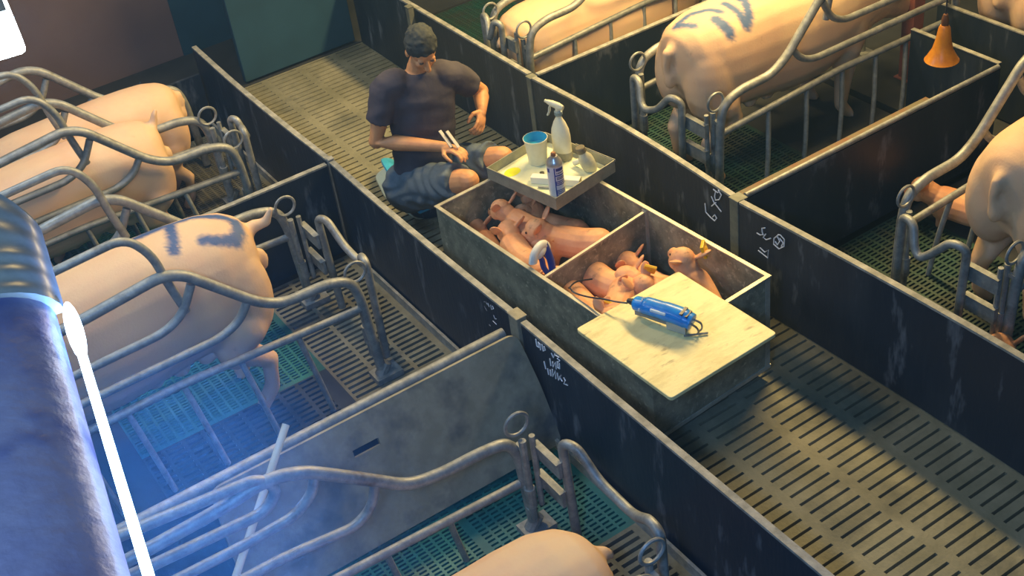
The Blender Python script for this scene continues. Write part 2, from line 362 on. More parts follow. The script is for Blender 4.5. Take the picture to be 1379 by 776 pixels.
# ---------------------------------------------------------------- farrowing crates
def ring(mb, c, r, t, axis='x', n=22):
    pts = []
    for k in range(n):
        a = 2*math.pi*k/n
        pts.append((c[0], c[1]+r*math.cos(a), c[2]+r*math.sin(a)) if axis == 'x' else (c[0]+r*math.cos(a), c[1], c[2]+r*math.sin(a)))
    mb.sweep(pts, t, 7, closed=True)
MAIN = [(-.1,1.0),(.46,1.0),(.86,1.045),(.95,1.01),(1.22,.72),(1.33,.655),(1.55,.65),(1.66,.61),(1.69,.50),(1.71,.06)]
def crate(loc, rz, half, label, hoops='tall', low=.47, u0=-.1, gate=True, dz=0.0, mains=(None, None), sides=(-1, 1)):
    t = empty('farrowing_crate', loc, rz, label, 'crate', 'tubular sow crates')
    for s, main in ((-1, mains[0]), (1, mains[1])):
        if s not in sides: continue
        main = main or MAIN
        x = s*half
        mb = MB(); P = lambda q, dx=0: [(x+dx, u, z+dz) for u, z in q]
        mb.sweep(fillet(P(main), .09), .0245, 12)
        fr = mb.build('side_frame', STEEL, t, smooth=True, shade=60)
        def bar(q, r=.0195, dx=0, nm='rail', f=.07):
            mb = MB(); mb.sweep(fillet(P(q, dx), f), r, 10); return mb.build(nm, STEEL, t, smooth=True, shade=60)
        if hoops == 'loop': bar([(u0,.76),(.59,.735),(.79,.745),(.87,.81),(.89,.88)]); bar([(u0,.60),(.70,.585),(.98,.545),(1.06,.59),(1.10,.70)])
        else: bar([(u0,.76),(.80,.78),(.90,.83),(.97,.95)]); bar([(u0,.62),(1.02,.63),(1.12,.67),(1.18,.75)])
        if hoops == 'tall': bar([(u0,1.22),(.78,1.27),(.86,1.15),(.885,.98),(.92,.82)], .019, -s*.02, 'hoop')
        elif hoops == 'loop': bar([(u0,1.08),(.58,1.0),(.70,.985),(.755,.90),(.69,.83),(.24,.86),(u0,.89)], .021, 0, 'hoop', .05)
        bar([(u0,low),(.8,low+.02),(1.68,low-.03)], .019)
        for u in (.30,.54,.80,1.07,1.35):
            mb = MB(); mb.sweep(fillet([(x, u, low+dz), (x+s*.035, u+.03, low*.5+dz), (x+s*.05, u+.06, .0)], .1), .014, 8)
            mb.build('leg', STEEL, t, smooth=True, shade=60)
        # spring latch with ring handle beside the rear post
        hp = MB(); hp.sweep([(x, u0, .0), (x, u0, 1.24+dz)], .024, 10); hp.box((x-.05, u0-.05, 0), (x+.05, u0+.05, .012)); hp.build('head_post', STEEL, t, smooth=True, shade=50)
        if len(sides) < 2: continue
        lt = MB(); lt.sweep([(x-s*.045, 1.70, .12+dz), (x-s*.045, 1.70, .56+dz)], .016, 10); lt.sweep([(x-s*.045, 1.70, .2+dz), (x-s*.045, 1.70, .30+dz)], .024, 10)
        for z in (.14, .5): lt.box((min(x, x-s*.05), 1.69, z+dz), (max(x, x-s*.05), 1.71, z+.02+dz))
        lo = lt.build('latch', STEEL, t, smooth=True); rg = MB(); ring(rg, (x-s*.02, 1.70, .63+dz), .052, .0075); rg.build('ring_handle', STEEL, lo, smooth=True)
        ft = MB(); ft.box((x-.05, 1.66, 0), (x+.05, 1.80, .03)); ft.sweep([(x, 1.70, .02), (x, 1.74, .08)], .03, 10); ft.build('foot', STEEL, t, smooth=True)
    if gate:
        h = half; g = MB()
        pts = [(-h+.20, 1.80, .04), (-h+.19, 1.79, .60), (-h+.26, 1.81, .615), (-h+.36, 1.83, .50), (min(h-.24, .10), 1.84, .47), (min(h-.20, .16), 1.83, .50), (h-.16, 1.80, .60), (h-.09, 1.79, .60), (h-.07, 1.78, .30), (h-.07, 1.78, .05)]
        if half < .3: pts = [(-h+.13, 1.80, .04), (-h+.13, 1.79, .60), (-h+.18, 1.81, .61), (0, 1.84, .48), (h-.14, 1.80, .60), (h-.08, 1.79, .60), (h-.07, 1.78, .05)]
        g.sweep(fillet(pts, .045), .02, 12); go = g.build('gate', STEEL, t, smooth=True, shade=60)
        pl = MB(); e = -h+.20 if half >= .3 else -h+.13
        for z in (.43, .27): pl.box((-h+.03, 1.755, z), (e, 1.77, z+.075)); pl.box((-h+.03, 1.745, z+.075), (e, 1.775, z+.081))
        pl.sweep([(-h+.045, 1.745, .18), (-h+.045, 1.745, .56)], .013, 8); pl.build('hinge_plate', STEEL, go)
    return t
crate((-6.37, .09, 0), 0, .205, 'tube crate around the small yellow-lit sow at far left', dz=-.02)
crate((-7.32, .14, 0), 0, .22, 'dim tube crate side in the far left corner of the room', dz=-.04, hoops='none', gate=False, sides=(1,))
crate((-4.945, 0, 0), 0, .395, 'tube crate around the standing sow with big blue marks')
M3 = [(-.1,.92),(.56,.94),(.72,.965),(.85,.92),(1.04,.76),(1.22,.60),(1.36,.57),(1.54,.565),(1.66,.545),(1.70,.44),(1.72,.06)]
crate((-2.82, 0, 0), 0, .435, 'nearest tube crate beside the leaning grey board', hoops='loop', low=.33, mains=(M3, M3))
crate((-4.91, 5.57, 0), math.pi, .35, 'tube crate around the large lit sow on the right')
crate((-3.01, 5.60, 0), math.pi, .32, 'dim tube crate at the right edge of the room', hoops='none')
crate((-6.36, 5.42, 0), math.pi, .21, 'tube crate around the pale lying sow behind the person', dz=-.06, hoops='none')

# ---------------------------------------------------------------- sows
def sow_mesh(name, lying=False, voxel=.013, head=True, tail='up', k=1.0, strokes=None):
    mb = MB()
    zc = -.36 if lying else 0.0; wx = 1.12 if lying else 1.0
    S = [(.00,.74,.05,.07),(-.03,.72,.13,.15),(-.09,.69,.195,.215),(-.20,.665,.235,.265),(-.36,.65,.25,.29),(-.55,.64,.25,.305),(-.80,.625,.262,.315),(-1.0,.62,.262,.31),(-1.18,.64,.245,.285),(-1.32,.66,.215,.25),(-1.45,.65,.18,.205),(-1.56,.62,.15,.17)]
    rings = []
    vs = []; n = 24
    for y, z, w, h in S:
        for i in range(n):
            a = 2*math.pi*i/n; c, s_ = math.cos(a), math.sin(a)
            vs.append((w*wx*math.copysign(abs(c)**.9, c), y, z+zc+h*math.copysign(abs(s_)**.88, s_)))
    fs = []
    for i in range(len(S)-1):
        for j in range(n):
            l = (j+1) % n; fs.append((i*n+j, i*n+l, (i+1)*n+l, (i+1)*n+j))
    fs.append(tuple(range(n))[::-1]); fs.append(tuple((len(S)-1)*n+j for j in range(n)))
    mb.add(vs, fs)
    # head: cheeks, snout, ears
    hz = .56+zc*.8
    mb.limb([(0,-1.48,.64+zc), (0,-1.68,hz+.0), (0,-1.84,hz-.10), (0,-1.95,hz-.17)], [.17,.135,.085,.06])
    mb.sweep([(0,-1.94,hz-.165), (0,-1.985,hz-.19)], [.062,.066], 14)
    for s in (-1, 1):
        mb.ball((s*.125,-1.62,hz+.09), (.075,.035,.12), Matrix.Rotation(s*.7, 3, 'Y') @ Matrix.Rotation(-.7, 3, 'X'))
        mb.ball((s*.12,-.17,.60+zc), (.125,.165,.25)); mb.ball((s*.13,-1.2,.56+zc), (.11,.16,.24))
        if not lying:
            mb.limb([(s*.14,-.20,.48),(s*.15,-.27,.36),(s*.14,-.12,.235),(s*.14,-.14,.09)], [.125,.085,.046,.036])
            mb.limb([(s*.14,-.14,.09),(s*.14,-.19,.03)], [.038,.036])
            mb.limb([(s*.14,-1.2,.45),(s*.14,-1.2,.27),(s*.14,-1.18,.09)], [.10,.055,.038]); mb.limb([(s*.14,-1.18,.09),(s*.14,-1.23,.03)], [.038,.036])
            for dx in (-.02, .02):
                mb.sweep([(s*.14+dx,-.19,.045),(s*.14+dx,-.215,.0)], [.022,.024], 10); mb.sweep([(s*.14+dx,-1.23,.045),(s*.14+dx,-1.255,.0)], [.022,.024], 10)
        else:
            mb.limb([(s*.22,-.22,.16),(s*.30,-.42,.09),(s*.27,-.58,.05)], [.10,.06,.035]); mb.limb([(s*.2,-1.15,.16),(s*.26,-1.35,.07),(s*.24,-1.5,.045)], [.09,.05,.035])
    for i in range(6):
        for s in (-1, 1): mb.ball((s*.07,-.38-.13*i,(.335 if not lying else .02)), (.035,.05,.035), seg=10, ring=6)
    tz = .80+zc
    T = {'stub': [(0,-.05,tz),(0,.02,tz-.02),(0,.045,tz-.04),(0,.055,tz-.06)], 'up': [(0,-.05,tz-.02),(0,.03,tz+.01),(.01,.09,tz+.01),(.015,.12,tz+.06)], 'down': [(0,-.04,tz+.005),(0,.028,tz-.015),(.006,.040,tz-.07),(.004,.040,tz-.13)], 'stand': [(0,-.06,tz+.02),(0,-.01,tz+.07),(0,.01,tz+.13),(0,.03,tz+.155)]}[tail]
    mb.limb(T, [.04,.03,.024,.016])
    mb.ball((0,.015,tz-.16), (.035,.04,.06), seg=12, ring=8)      # vulva
    me = remesh(mb, voxel, 5, .6); me.name = name
    co_ = np.zeros(len(me.vertices)*3); me.vertices.foreach_get('co', co_); co_ = co_.reshape(-1, 3)
    # long loose skin folds: keep the belly from being perfectly smooth
    co_[:, 1] *= .93
    co_[:, 0] *= 1 + .018*np.sin(co_[:, 1]*9+co_[:, 2]*5); co_ *= k
    me.vertices.foreach_set('co', co_.ravel()); me.update()
    at = me.attributes.new('paint', 'FLOAT', 'POINT'); pv = np.zeros(len(co_))
    if strokes:
        rng = np.random.default_rng(3); jit = rng.normal(0, .003, len(co_))
        for s in strokes:
            P = np.array(s[1]); r = s[0]
            for a, b in zip(P[:-1], P[1:]):
                ab = b-a; q2 = co_[:, :2]; tt = np.clip(((q2-a)@ab)/(ab@ab+1e-9), 0, 1); d = np.linalg.norm(q2-(a+tt[:, None]*ab), axis=1)+jit+(co_[:, 2] < .6*k)
                pv = np.maximum(pv, np.clip((r-d)/.022+.5, 0, 1)*.95)
    at.data.foreach_set('value', pv)
    me.materials.append(SKIN); return me
def place_sow(me, loc, rz, label):
    o = bpy.data.objects.new('sow', me); C.objects.link(o); o.location = loc; o.rotation_euler = (0, 0, rz)
    return tag(o, label, 'pig', 'sows in the crates')
MARK2 = [(0.026, [(-0.089, -0.486), (-0.114, -0.438), (-0.113, -0.345), (-0.083, -0.317), (0.011, -0.336), (0.112, -0.373)]), (0.026, [(-0.084, -0.455), (-0.101, -0.325), (-0.092, -0.218), (-0.03, -0.116), (0.025, -0.059), (0.089, -0.067), (0.141, -0.109), (0.132, -0.184), (0.112, -0.238)])]  #MARK2
MARKB = [(0.022, [(0.043, -0.077), (0.052, -0.174), (0.001, -0.266), (-0.062, -0.302)]), (0.034, [(-0.096, -0.239), (-0.172, -0.256)]), (0.026, [(-0.015, -0.366), (-0.096, -0.375), (-0.181, -0.367), (-0.156, -0.413), (-0.066, -0.464), (-0.007, -0.454)]), (0.022, [(0.043, -0.077), (-0.048, -0.123)])]  #MARKB
MARK1 = [(0.05, [(0.528, -1.033), (0.402, -0.853), (0.328, -0.684), (0.275, -0.554)])]  #MARK1
sow2 = place_sow(sow_mesh('sow_marked', tail='up', strokes=MARK2, k=1.07), (-4.90, 1.37, 0), 0, 'standing sow with big blue brush marks on its back')
sowB = place_sow(sow_mesh('sow_lit', tail='down', strokes=MARKB, k=1.03), (-4.91, 3.85, 0), math.pi, 'large sow lit yellow from above with dark blue marks over its rump')
sow1 = place_sow(sow_mesh('sow_small', tail='stand', voxel=.018, k=.88), (-6.40, 1.46, 0), 0, 'sow with yellow-lit back and tail standing up at far left')
sow0 = place_sow(sow_mesh('sow_shade', tail='down', voxel=.02, strokes=MARK1, k=.84), (-6.84, 1.72, 0), 0, 'grey shaded sow behind the yellow-lit one at far left')
lyingm = sow_mesh('sow_lying', lying=True, tail='stub')
sow3 = place_sow(lyingm, (-2.68, 1.66, -.025), 0, 'sow lying in the nearest crate, only its rump in view')
sowA = place_sow(lyingm.copy(), (-6.42, 3.72, 0), math.pi, 'pale sow lying in the crate behind the person')
sowC = place_sow(sow_mesh('sow_dim', tail='down', voxel=.016, k=1.05), (-2.93, 4.05, 0), math.pi, 'dim sow standing at the right edge of the room')
sowD = place_sow(sow_mesh('sow_far', tail='down', voxel=.022), (-4.30, 5.72, 0), math.pi*.98, 'brownish sow beyond the farther low board at top right')

# ---------------------------------------------------------------- piglets (origin on the floor under the belly, head towards +x)
EYEM = mat('piglet_eye', (.05, .02, .015), .3)
EARTAG = mat('yellow_ear_tag', (.85, .50, .02), .4)
def piglet_mesh(name, pose=0, ears=1.0):
    mb = MB(); r = random.Random(pose)
    bend = [0, .5, -.5, .25][pose % 4]
    B = [(-.150,.085,.026),(-.130,.092,.052),(-.09,.095,.068),(-.03,.088,.066),(.03,.092,.064),(.075,.10,.062),(.105,.112,.046)]
    def bp(x, z): return (x, bend*x*x*1.6, z)
    mb.limb([bp(x, z) for x, z, w in B], [w for x, z, w in B], 16)
    hy = bend*.13*.13*1.6; hz = .115
    up = .02 if pose % 2 else .0
    mb.limb([(.12, hy, hz+.01), (.158, hy+bend*.02, hz+.012+up), (.20, hy+bend*.035, hz-.012+up)], [.045,.050,.027], 14)
    for s in (-1, 1): mb.ball((.168, hy+bend*.02+s*.026, hz-.008+up), (.030,.022,.026), seg=12, ring=8); mb.ball((-.10, bend*.016+s*.034, .078), (.055,.040,.055), seg=12, ring=8); mb.ball((.075, bend*.01+s*.032, .085), (.04,.032,.05), seg=12, ring=8)
    mb.sweep([(.20, hy+bend*.035, hz-.014+up), (.222, hy+bend*.045, hz-.022+up)], [.023,.021], 12)
    for s in (-1, 1):
        mb.ball((.135, hy+s*.056, hz+.052+up), (.024*ears,.0085,.042*ears), Matrix.Rotation(s*-.5, 3, 'X') @ Matrix.Rotation(-.35, 3, 'Y') @ Matrix.Rotation(s*1.0, 3, 'Z'), seg=12, ring=8)
        if pose % 2:
            mb.limb([(-.10, s*.035, .07), (-.11, s*.045, .035), (-.10, s*.045, .008)], [.030,.014,.010], 10)
            mb.limb([(.07, s*.035, .07), (.075, s*.042, .035), (.078, s*.042, .008)], [.026,.013,.010], 10)
        else:
            mb.limb([(-.10, s*.05, .05), (-.05, s*.075, .03), (-.02, s*.08, .012)], [.030,.016,.010], 10)
            mb.limb([(.07, s*.045, .05), (.11, s*.06, .025), (.14, s*.055, .012)], [.026,.014,.010], 10)
    mb.limb([(-.155, bend*.03, .10), (-.18, bend*.04, .105), (-.195, bend*.04+.01, .12)], [.009,.006,.004], 8)
    me = remesh(mb, .0038, 2, .5); me.name = name; me.materials.append(PIGLET); return me
PIGM = [piglet_mesh('piglet_%s' % n, i) for i, n in enumerate(('lying_straight', 'standing_curved', 'lying_curved', 'standing_turned'))]
TAGM = MB(); TAGM.box((-.012, -.003, -.014), (.012, .003, .012)); TAGM.ball((0, 0, -.002), (.008, .006, .008), seg=8, ring=6)
def piglet(v, x, y, z, deg, label, k=1.0, tagside=0, group='piglets in the metal cart', roll=0, pitch=0):
    o = bpy.data.objects.new('piglet', PIGM[v]); C.objects.link(o); o.location = (x, y, z); o.rotation_euler = (math.radians(roll), math.radians(-pitch), math.radians(deg)); o.scale = (k, k, k)
    tag(o, label, 'piglet', group)
    bd_ = [0, .5, -.5, .25][v % 4]; yh = bd_*.027; uu = .02 if v % 2 else 0
    em = MB(); [em.ball((.190, yh+bd_*.02+sg*.036, .133+uu), (.006, .004, .006), seg=8, ring=6) for sg in (-1, 1)]
    [em.ball((.2225, yh+bd_*.045+sg*.007, .094+uu), (.003, .004, .005), seg=8, ring=6) for sg in (-1, 1)]
    em.build('eyes', EYEM, o, smooth=True)
    if tagside:
        bend = [0, .5, -.5, .25][v % 4]; hy = bend*.027; up = .02 if v % 2 else 0
        t = MB(); t.v = list(TAGM.v); t.f = list(TAGM.f); t.m = list(TAGM.m)
        e = t.build('ear_tag', EARTAG, o, bevel=.001); e.location = (.150, hy+tagside*.066, .176+up); e.rotation_euler = (.5*tagside, .3, tagside*.6); e.scale = (2.1, 2.1, 2.1)
        e['label'] = 'yellow plastic ear tag'
    return o
CZ = .202
piglet(0, -4.68, 2.46, CZ, 168, 'piglet at the far left corner of the cart nearest its left side', 1.13)
piglet(1, -4.60, 2.83, CZ, 205, 'piglet under the tray at the back of the heap', 1.16)
piglet(2, -4.44, 2.50, CZ+.075, 172, 'brown-spotted piglet in front of the heap in the left compartment', 1.16)
piglet(3, -4.36, 2.78, CZ+.06, 218, 'sleek reddish piglet stretched beside the cart divider', 1.23)
piglet(0, -4.19, 2.60, CZ+.06, 235, 'small piglet with one ear up against the cart divider', 0.93)
piglet(1, -4.60, 2.66, CZ+.10, 190, 'piglet on top of the heap in the left compartment', 1.07)
piglet(3, -4.70, 2.76, CZ+.05, 150, 'piglet at the back left of the heap beside the far end of the cart', 0.98)
piglet(2, -3.93, 2.50, CZ+.07, -8, 'yellow-tagged piglet right of the tagging gun at the cart side', 1.12, 1)
piglet(1, -3.95, 2.68, CZ+.085, 12, 'yellow-tagged piglet resting its head in the middle of the right heap', 1.12, 1)
piglet(3, -3.78, 2.60, CZ+.12, -50, 'dirty-headed piglet with a yellow tag beside the white lid', 1.07, 1)
piglet(0, -3.72, 2.80, CZ+.08, 200, 'smooth piglet stretched along the edge of the white lid', 1.21)
piglet(2, -3.88, 2.87, CZ+.02, 190, 'shaded piglet lying along the far side of the right heap', 1.16)
piglet(1, -3.58, 2.90, CZ+.13, 165, 'piglet rearing its tagged head at the cart right side beside the lid', 1.21, -1, pitch=24)
piglet(0, -3.62, 2.55, CZ, 30, 'piglet half under the white lid near the cable', 1.07)
piglet(1, -3.55, 4.62, .0, 200, 'reddish piglet beside the dim sow at the crate rail', 1.3, group='piglets in the right pens')
piglet(0, -2.50, 3.74, .0, 150, 'pinkish piglet at the right picture edge behind the dark board', 1.3, group='piglets in the right pens')

# ---------------------------------------------------------------- cart
A3 = math.radians(3.6)
cart = empty('piglet_cart', (-4.85, 2.295, 0), A3, 'long grey metal cart full of piglets in the middle of the aisle', 'cart')
CL, CW, CT, CB = 1.565, .70, .575, .06
def cbox(nm, lo, hi, m, par=cart, bevel=0, label=None):
    o = MB().box(lo, hi).build(nm, m, par, bevel=bevel)
    if label: o['label'] = label
    return o
th = .008
cbox('side_panel', (0, 0, CB), (CL, th, CT), CART); cbox('side_panel', (0, CW-th, CB), (CL, CW, CT), CART)
cbox('end_panel', (0, th, CB), (th, CW-th, CT), CART); cbox('end_panel', (CL-th, th, CB), (CL, CW-th, CT), CART)
cbox('bottom_panel', (th, th, .185), (CL-th, CW-th, .20), CART)
dv = cbox('divider_panel', (-.003, 0, .20), (.003, CW-2*th-.004, CT-.02), CART); dv.location = (.835, th+.002, 0); dv.rotation_euler = (0, 0, math.radians(5.2))
rm = MB(); w_ = .020
rm.box((-.006, -.006, CT), (CL+.006, w_-.006, CT+.006)); rm.box((-.006, CW-w_+.006, CT), (CL+.006, CW+.006, CT+.006)); rm.box((-.006, w_-.006, CT), (w_-.006, CW-w_+.006, CT+.006)); rm.box((CL-w_+.006, w_-.006, CT), (CL+.006, CW-w_+.006, CT+.006))
rm.box((-.007, .012, CT-.022), (.007, CW-2*th-.006, CT-.012), M=Matrix.Translation((.835, th+.002, 0)) @ Matrix.Rotation(math.radians(5.2), 4, 'Z'))
rm.build('rim', RIM, cart)
fl = MB(); fl.box((-.004, -.004, CB-.004), (CL+.004, 0, CB+.016)); fl.box((CL, -.004, CB-.004), (CL+.006, CW+.004, CB+.016)); fl.box((CL, CW*.96, CB), (CL+.004, CW, CT)); fl.build('bottom_flange', RIM, cart)
cn = MB(); cn.box((.758, CW-th-.012, .20), (.790, CW-th, CT-.005)); cn.build('divider_guide', RIM, cart)
for x in (.15, CL-.15):
    for y in (.12, CW-.12):
        mb = MB(); mb.sweep([(x, y-.014, .032), (x, y+.014, .032)], .032, 18); mb.box((x-.02, y-.02, .032), (x+.02, y-.016, CB)); mb.box((x-.02, y+.016, .032), (x+.02, y+.02, CB)); mb.box((x-.03, y-.03, CB-.006), (x+.03, y+.03, CB)); mb.build('wheel', BLACK, cart)
LIDM = mat('scratched_cream_lid', (.84, .75, .38), .5, col2=(.64, .54, .24), scale=10, lo=.45, hi=.72, col3=(.34, .27, .14), scale3=16, lo3=.60, hi3=.76, stretch=(1.8, .55, 1), bump=.25)
lid = MB(); bm = bmesh.new()
ol = fillet([(.25, 0, 0), (.60, 0, 0), (.60, .575, 0), (0, .575, 0), (0, 0, 0), (.25, 0, 0)], .018, 4)
n = len(ol)-1; lid.add([(p.x, p.y, 0) for p in ol[:-1]]+[(p.x, p.y, .018) for p in ol[:-1]], [tuple(range(n))[::-1], tuple(range(n, 2*n))]+[(i, (i+1) % n, n+(i+1) % n, n+i) for i in range(n)])
bm.free()
lo = lid.build('lid_board', LIDM, None, bevel=.003); lo.location = (-3.585, 2.235, CT+.006); lo.rotation_euler = (0, 0, math.radians(2.2))
tag(lo, 'cream white board lying over the near end of the cart', 'board')

# tray on the far end of the cart
TRAYM = mat('tray_sheet_metal', (.24, .25, .21), .5, .3, col2=(.34, .34, .28), scale=12)
tray = empty('metal_tray', (-4.872, 2.622, CT+.007), math.radians(10.5), 'square grey metal tray with pale lining across the cart far end', 'tray')
TW, TD, TH = .485, .42, .068
tm = MB(); tm.box((0, 0, 0), (TW, TD, .004)); tm.box((0, 0, .004), (TW, .004, TH)); tm.box((0, TD-.004, .004), (TW, TD, TH)); tm.box((0, .004, .004), (.004, TD-.004, TH)); tm.box((TW-.004, .004, .004), (TW, TD-.004, TH))
tm.box((0, -.003, TH-.006), (TW*.55, 0, TH+.002)); tm.box((TW*.45, TD, TH-.008), (TW+.003, TD+.003, TH+.004))
tm.build('tray_body', TRAYM, tray)
LIN = mat('stained_pale_lining', (.72, .74, .50), .6, col2=(.62, .68, .50), scale=9, col3=(.70, .72, .06), scale3=5, lo3=.58, hi3=.70)
ln = MB(); ln.box((.006, .006, .004), (TW-.006, TD-.006, .016)); ln.build('lining', LIN, tray)
st = MB(); st.lathe([(.0, .0), (.035, .0), (.036, .0006), (0, .0007)], (.075, .10, .0162), 18, scale=(1, 1.3)); st.build('yellow_stain', mat('yellow_powder', (.80, .78, .02), .8), tray)
SZ = CT+.007+.017
WHITE = mat('white_plastic', (.78, .76, .58), .4, col2=(.66, .64, .46), scale=9)
BLUEP = mat('light_blue_plastic', (.05, .38, .60), .4, col2=(.03, .28, .45), scale=12)
# cup
cup = empty('plastic_cup', (-4.805, 2.885, SZ), 0, 'white cup with bright blue inside on the tray', 'cup')
MB().lathe([(.040, 0), (.044, .05), (.050, .118), (.0525, .12), (.0535, .126), (.051, .127)], n=32, caps=False).build('cup_wall', WHITE, cup, smooth=True)
MB().lathe([(.0515, .127), (.0495, .122), (.046, .09), (.044, .085), (0, .085)], n=32, caps=False).build('blue_lining', BLUEP, cup, smooth=True)
cup.scale = (1.18, 1.18, 1.12)
# spray bottle
sb = empty('spray_bottle', (-4.745, 3.00, SZ), math.radians(200), 'white trigger spray bottle standing at the back of the tray', 'bottle')
MB().lathe([(.040, 0), (.046, .006), (.047, .03), (.047, .12), (.043, .15), (.030, .185), (.018, .205), (.0145, .212), (.0145, .225)], n=28, scale=(1, .72)).build('bottle_body', WHITE, sb, smooth=True)
MB().lathe([(.0475, .006), (.0482, .01), (.0482, .035), (.0475, .04)], n=28, scale=(1, .73)).build('grey_base_band', mat('grey_residue', (.30, .29, .22), .6), sb, smooth=True)
MB().lathe([(.017, .222), (.019, .226), (.019, .240), (.013, .244)], n=20).build('collar', mat('grey_blue_collar', (.22, .30, .32), .5), sb, smooth=True)
h = MB(); h.sweep([(-.028, 0, .262), (-.005, 0, .266), (.03, 0, .272), (.055, 0, .276)], [.012, .017, .0155, .010], 12, flat=(1, .8)); h.sweep([(0, 0, .24), (0, 0, .262)], [.012, .014], 12); h.sweep([(.052, 0, .276), (.068, 0, .278)], [.008, .007], 10)
hd = h.build('spray_head', WHITE, sb, smooth=True)
tg = MB(); tg.sweep(spline([(.036, 0, .268), (.046, 0, .248), (.050, 0, .228), (.060, 0, .208)], 4), .005, 8, flat=(1, 1.6)); tg.build('trigger', mat('pale_trigger', (.55, .60, .55), .5), hd, smooth=True)
sb.scale = (1.12, 1.12, 1.12)
# spray can with blue and white label
can = empty('spray_can', (-4.475, 2.775, SZ), 0, 'blue and white spray can with brown nozzle at the tray near corner', 'spray can')
SILV = mat('can_silver', (.55, .57, .58), .3, .7); CBL = mat('can_blue', (.02, .05, .32), .35); CWH = mat('can_white', (.62, .65, .72), .35)
MB().lathe([(.029, 0), (.031, .003), (.0305, .006)], n=28).build('bottom_rim', SILV, can, smooth=True)
MB().lathe([(.0305, .006), (.0305, .135)], n=28).build('can_body', CWH, can, smooth=True)
MB().lathe([(.0305, .135), (.031, .140), (.026, .152), (.016, .163), (.015, .168)], n=28).build('shoulder', SILV, can, smooth=True)
MB().lathe([(.009, .166), (.010, .178), (.007, .182)], n=16).build('nozzle', mat('brown_nozzle', (.28, .12, .05), .5), can, smooth=True)
lb = MB(); lbw = MB()
def patch(mb, a0, a1, z0, z1, r=.0309, k=8):
    vs = []; 
    for i in range(k+1):
        a = math.radians(a0+(a1-a0)*i/k)
        for z in (z0, z1): vs.append((r*math.cos(a), r*math.sin(a), z))
    mb.add(vs, [(2*i, 2*i+2, 2*i+3, 2*i+1) for i in range(k)])
patch(lb, -35, 45, .010, .042); patch(lb, -42, -34, .010, .132); patch(lb, -34, 45, .060, .078); patch(lb, -34, 40, .098, .103); patch(lb, -28, 30, .118, .130); patch(lb, -100, -75, .112, .128)
lb.build('blue_label', CBL, can)
rr = random.Random(4)
for z in (.014, .021, .028, .035, .064, .071):
    a = -30
    while a < 38:
        w = rr.uniform(3, 9); patch(lbw, a, a+w, z, z+.004, .0311, 2); a += w+rr.uniform(2, 4)
lbw.build('white_lettering', CWH, can)
lbk = MB()
for z in (.084, .090, .108, .122):
    a = -26
    while a < 34:
        w = rr.uniform(4, 9); patch(lbk, a, a+w, z, z+.0045, .0311, 2); a += w+rr.uniform(2, 4)
lbk.build('dark_lettering', mat('label_ink', (.03, .04, .12), .5), can)
can.scale = (1.3, 1.3, 1.36)
# long white box, bulb bottle, small cap
bx = MB().box((-.125, -.021, 0), (.125, .021, .036)).build('long_white_box', [mat('white_card', (.72, .73, .68), .6)], None, bevel=.002); bx.location = (-4.575, 2.835, SZ); bx.rotation_euler = (0, 0, math.radians(39))
en = MB().box((.1252, -.018, .002), (.1265, .018, .034)).build('box_end', mat('box_end_grey', (.22, .22, .17), .7), bx); tag(bx, 'long white box lying behind the spray can on the tray', 'box')
bb = empty('squeeze_bottle', (-4.56, 3.02, SZ+.048), 0, 'pale squeeze bulb bottle lying right of the spray bottle', 'bottle')
Mx = Matrix.Rotation(math.radians(-18), 3, 'Y') @ Matrix.Rotation(0, 3, 'Z'); Mx = Matrix.Rotation(math.radians(60), 3, 'Z') @ Mx
CLR = mat('cloudy_plastic', (.55, .55, .42), .3, col2=(.42, .42, .32), scale=20)
MB().lathe([(.012, -.06), (.02, -.055), (.029, -.03), (.031, 0), (.029, .025), (.018, .045), (.016, .06)], n=22, M=Mx).build('bulb', CLR, bb, smooth=True)
MB().lathe([(.019, .055), (.020, .06), (.020, .078), (.017, .082)], n=18, M=Mx).build('cap', mat('dark_cap', (.16, .14, .09), .6), bb, smooth=True)
bb.scale = (1.25, 1.25, 1.15)
tbk = MB(); tbk.sweep([(0, 0, 0), (.05, .03, .03)], [.016, .013], 14); o = tbk.build('plastic_tube', WHITE, None, smooth=True); o.location = (-4.64, 2.995, SZ+.017); tag(o, 'small pale tube piece between the bulb and the spray bottle', 'tube')
cp = MB().lathe([(.012, 0), (.012, .012), (.009, .014), (0, .014)], n=16).build('bottle_cap', mat('black_cap', (.03, .03, .025), .5), None, smooth=True); cp.location = (-4.69, 2.83, SZ); tag(cp, 'tiny dark bottle cap in front of the blue-lined cup', 'cap')
fo = MB(); fo.sweep([(-.05, 0, .006), (.05, 0, .006)], .005, 8); o = fo.build('tweezers', STEEL, None, smooth=True); o.location = (-4.56, 2.775, SZ); o.rotation_euler = (0, 0, math.radians(39)); tag(o, 'thin metal tool lying in front of the long white box', 'tool')

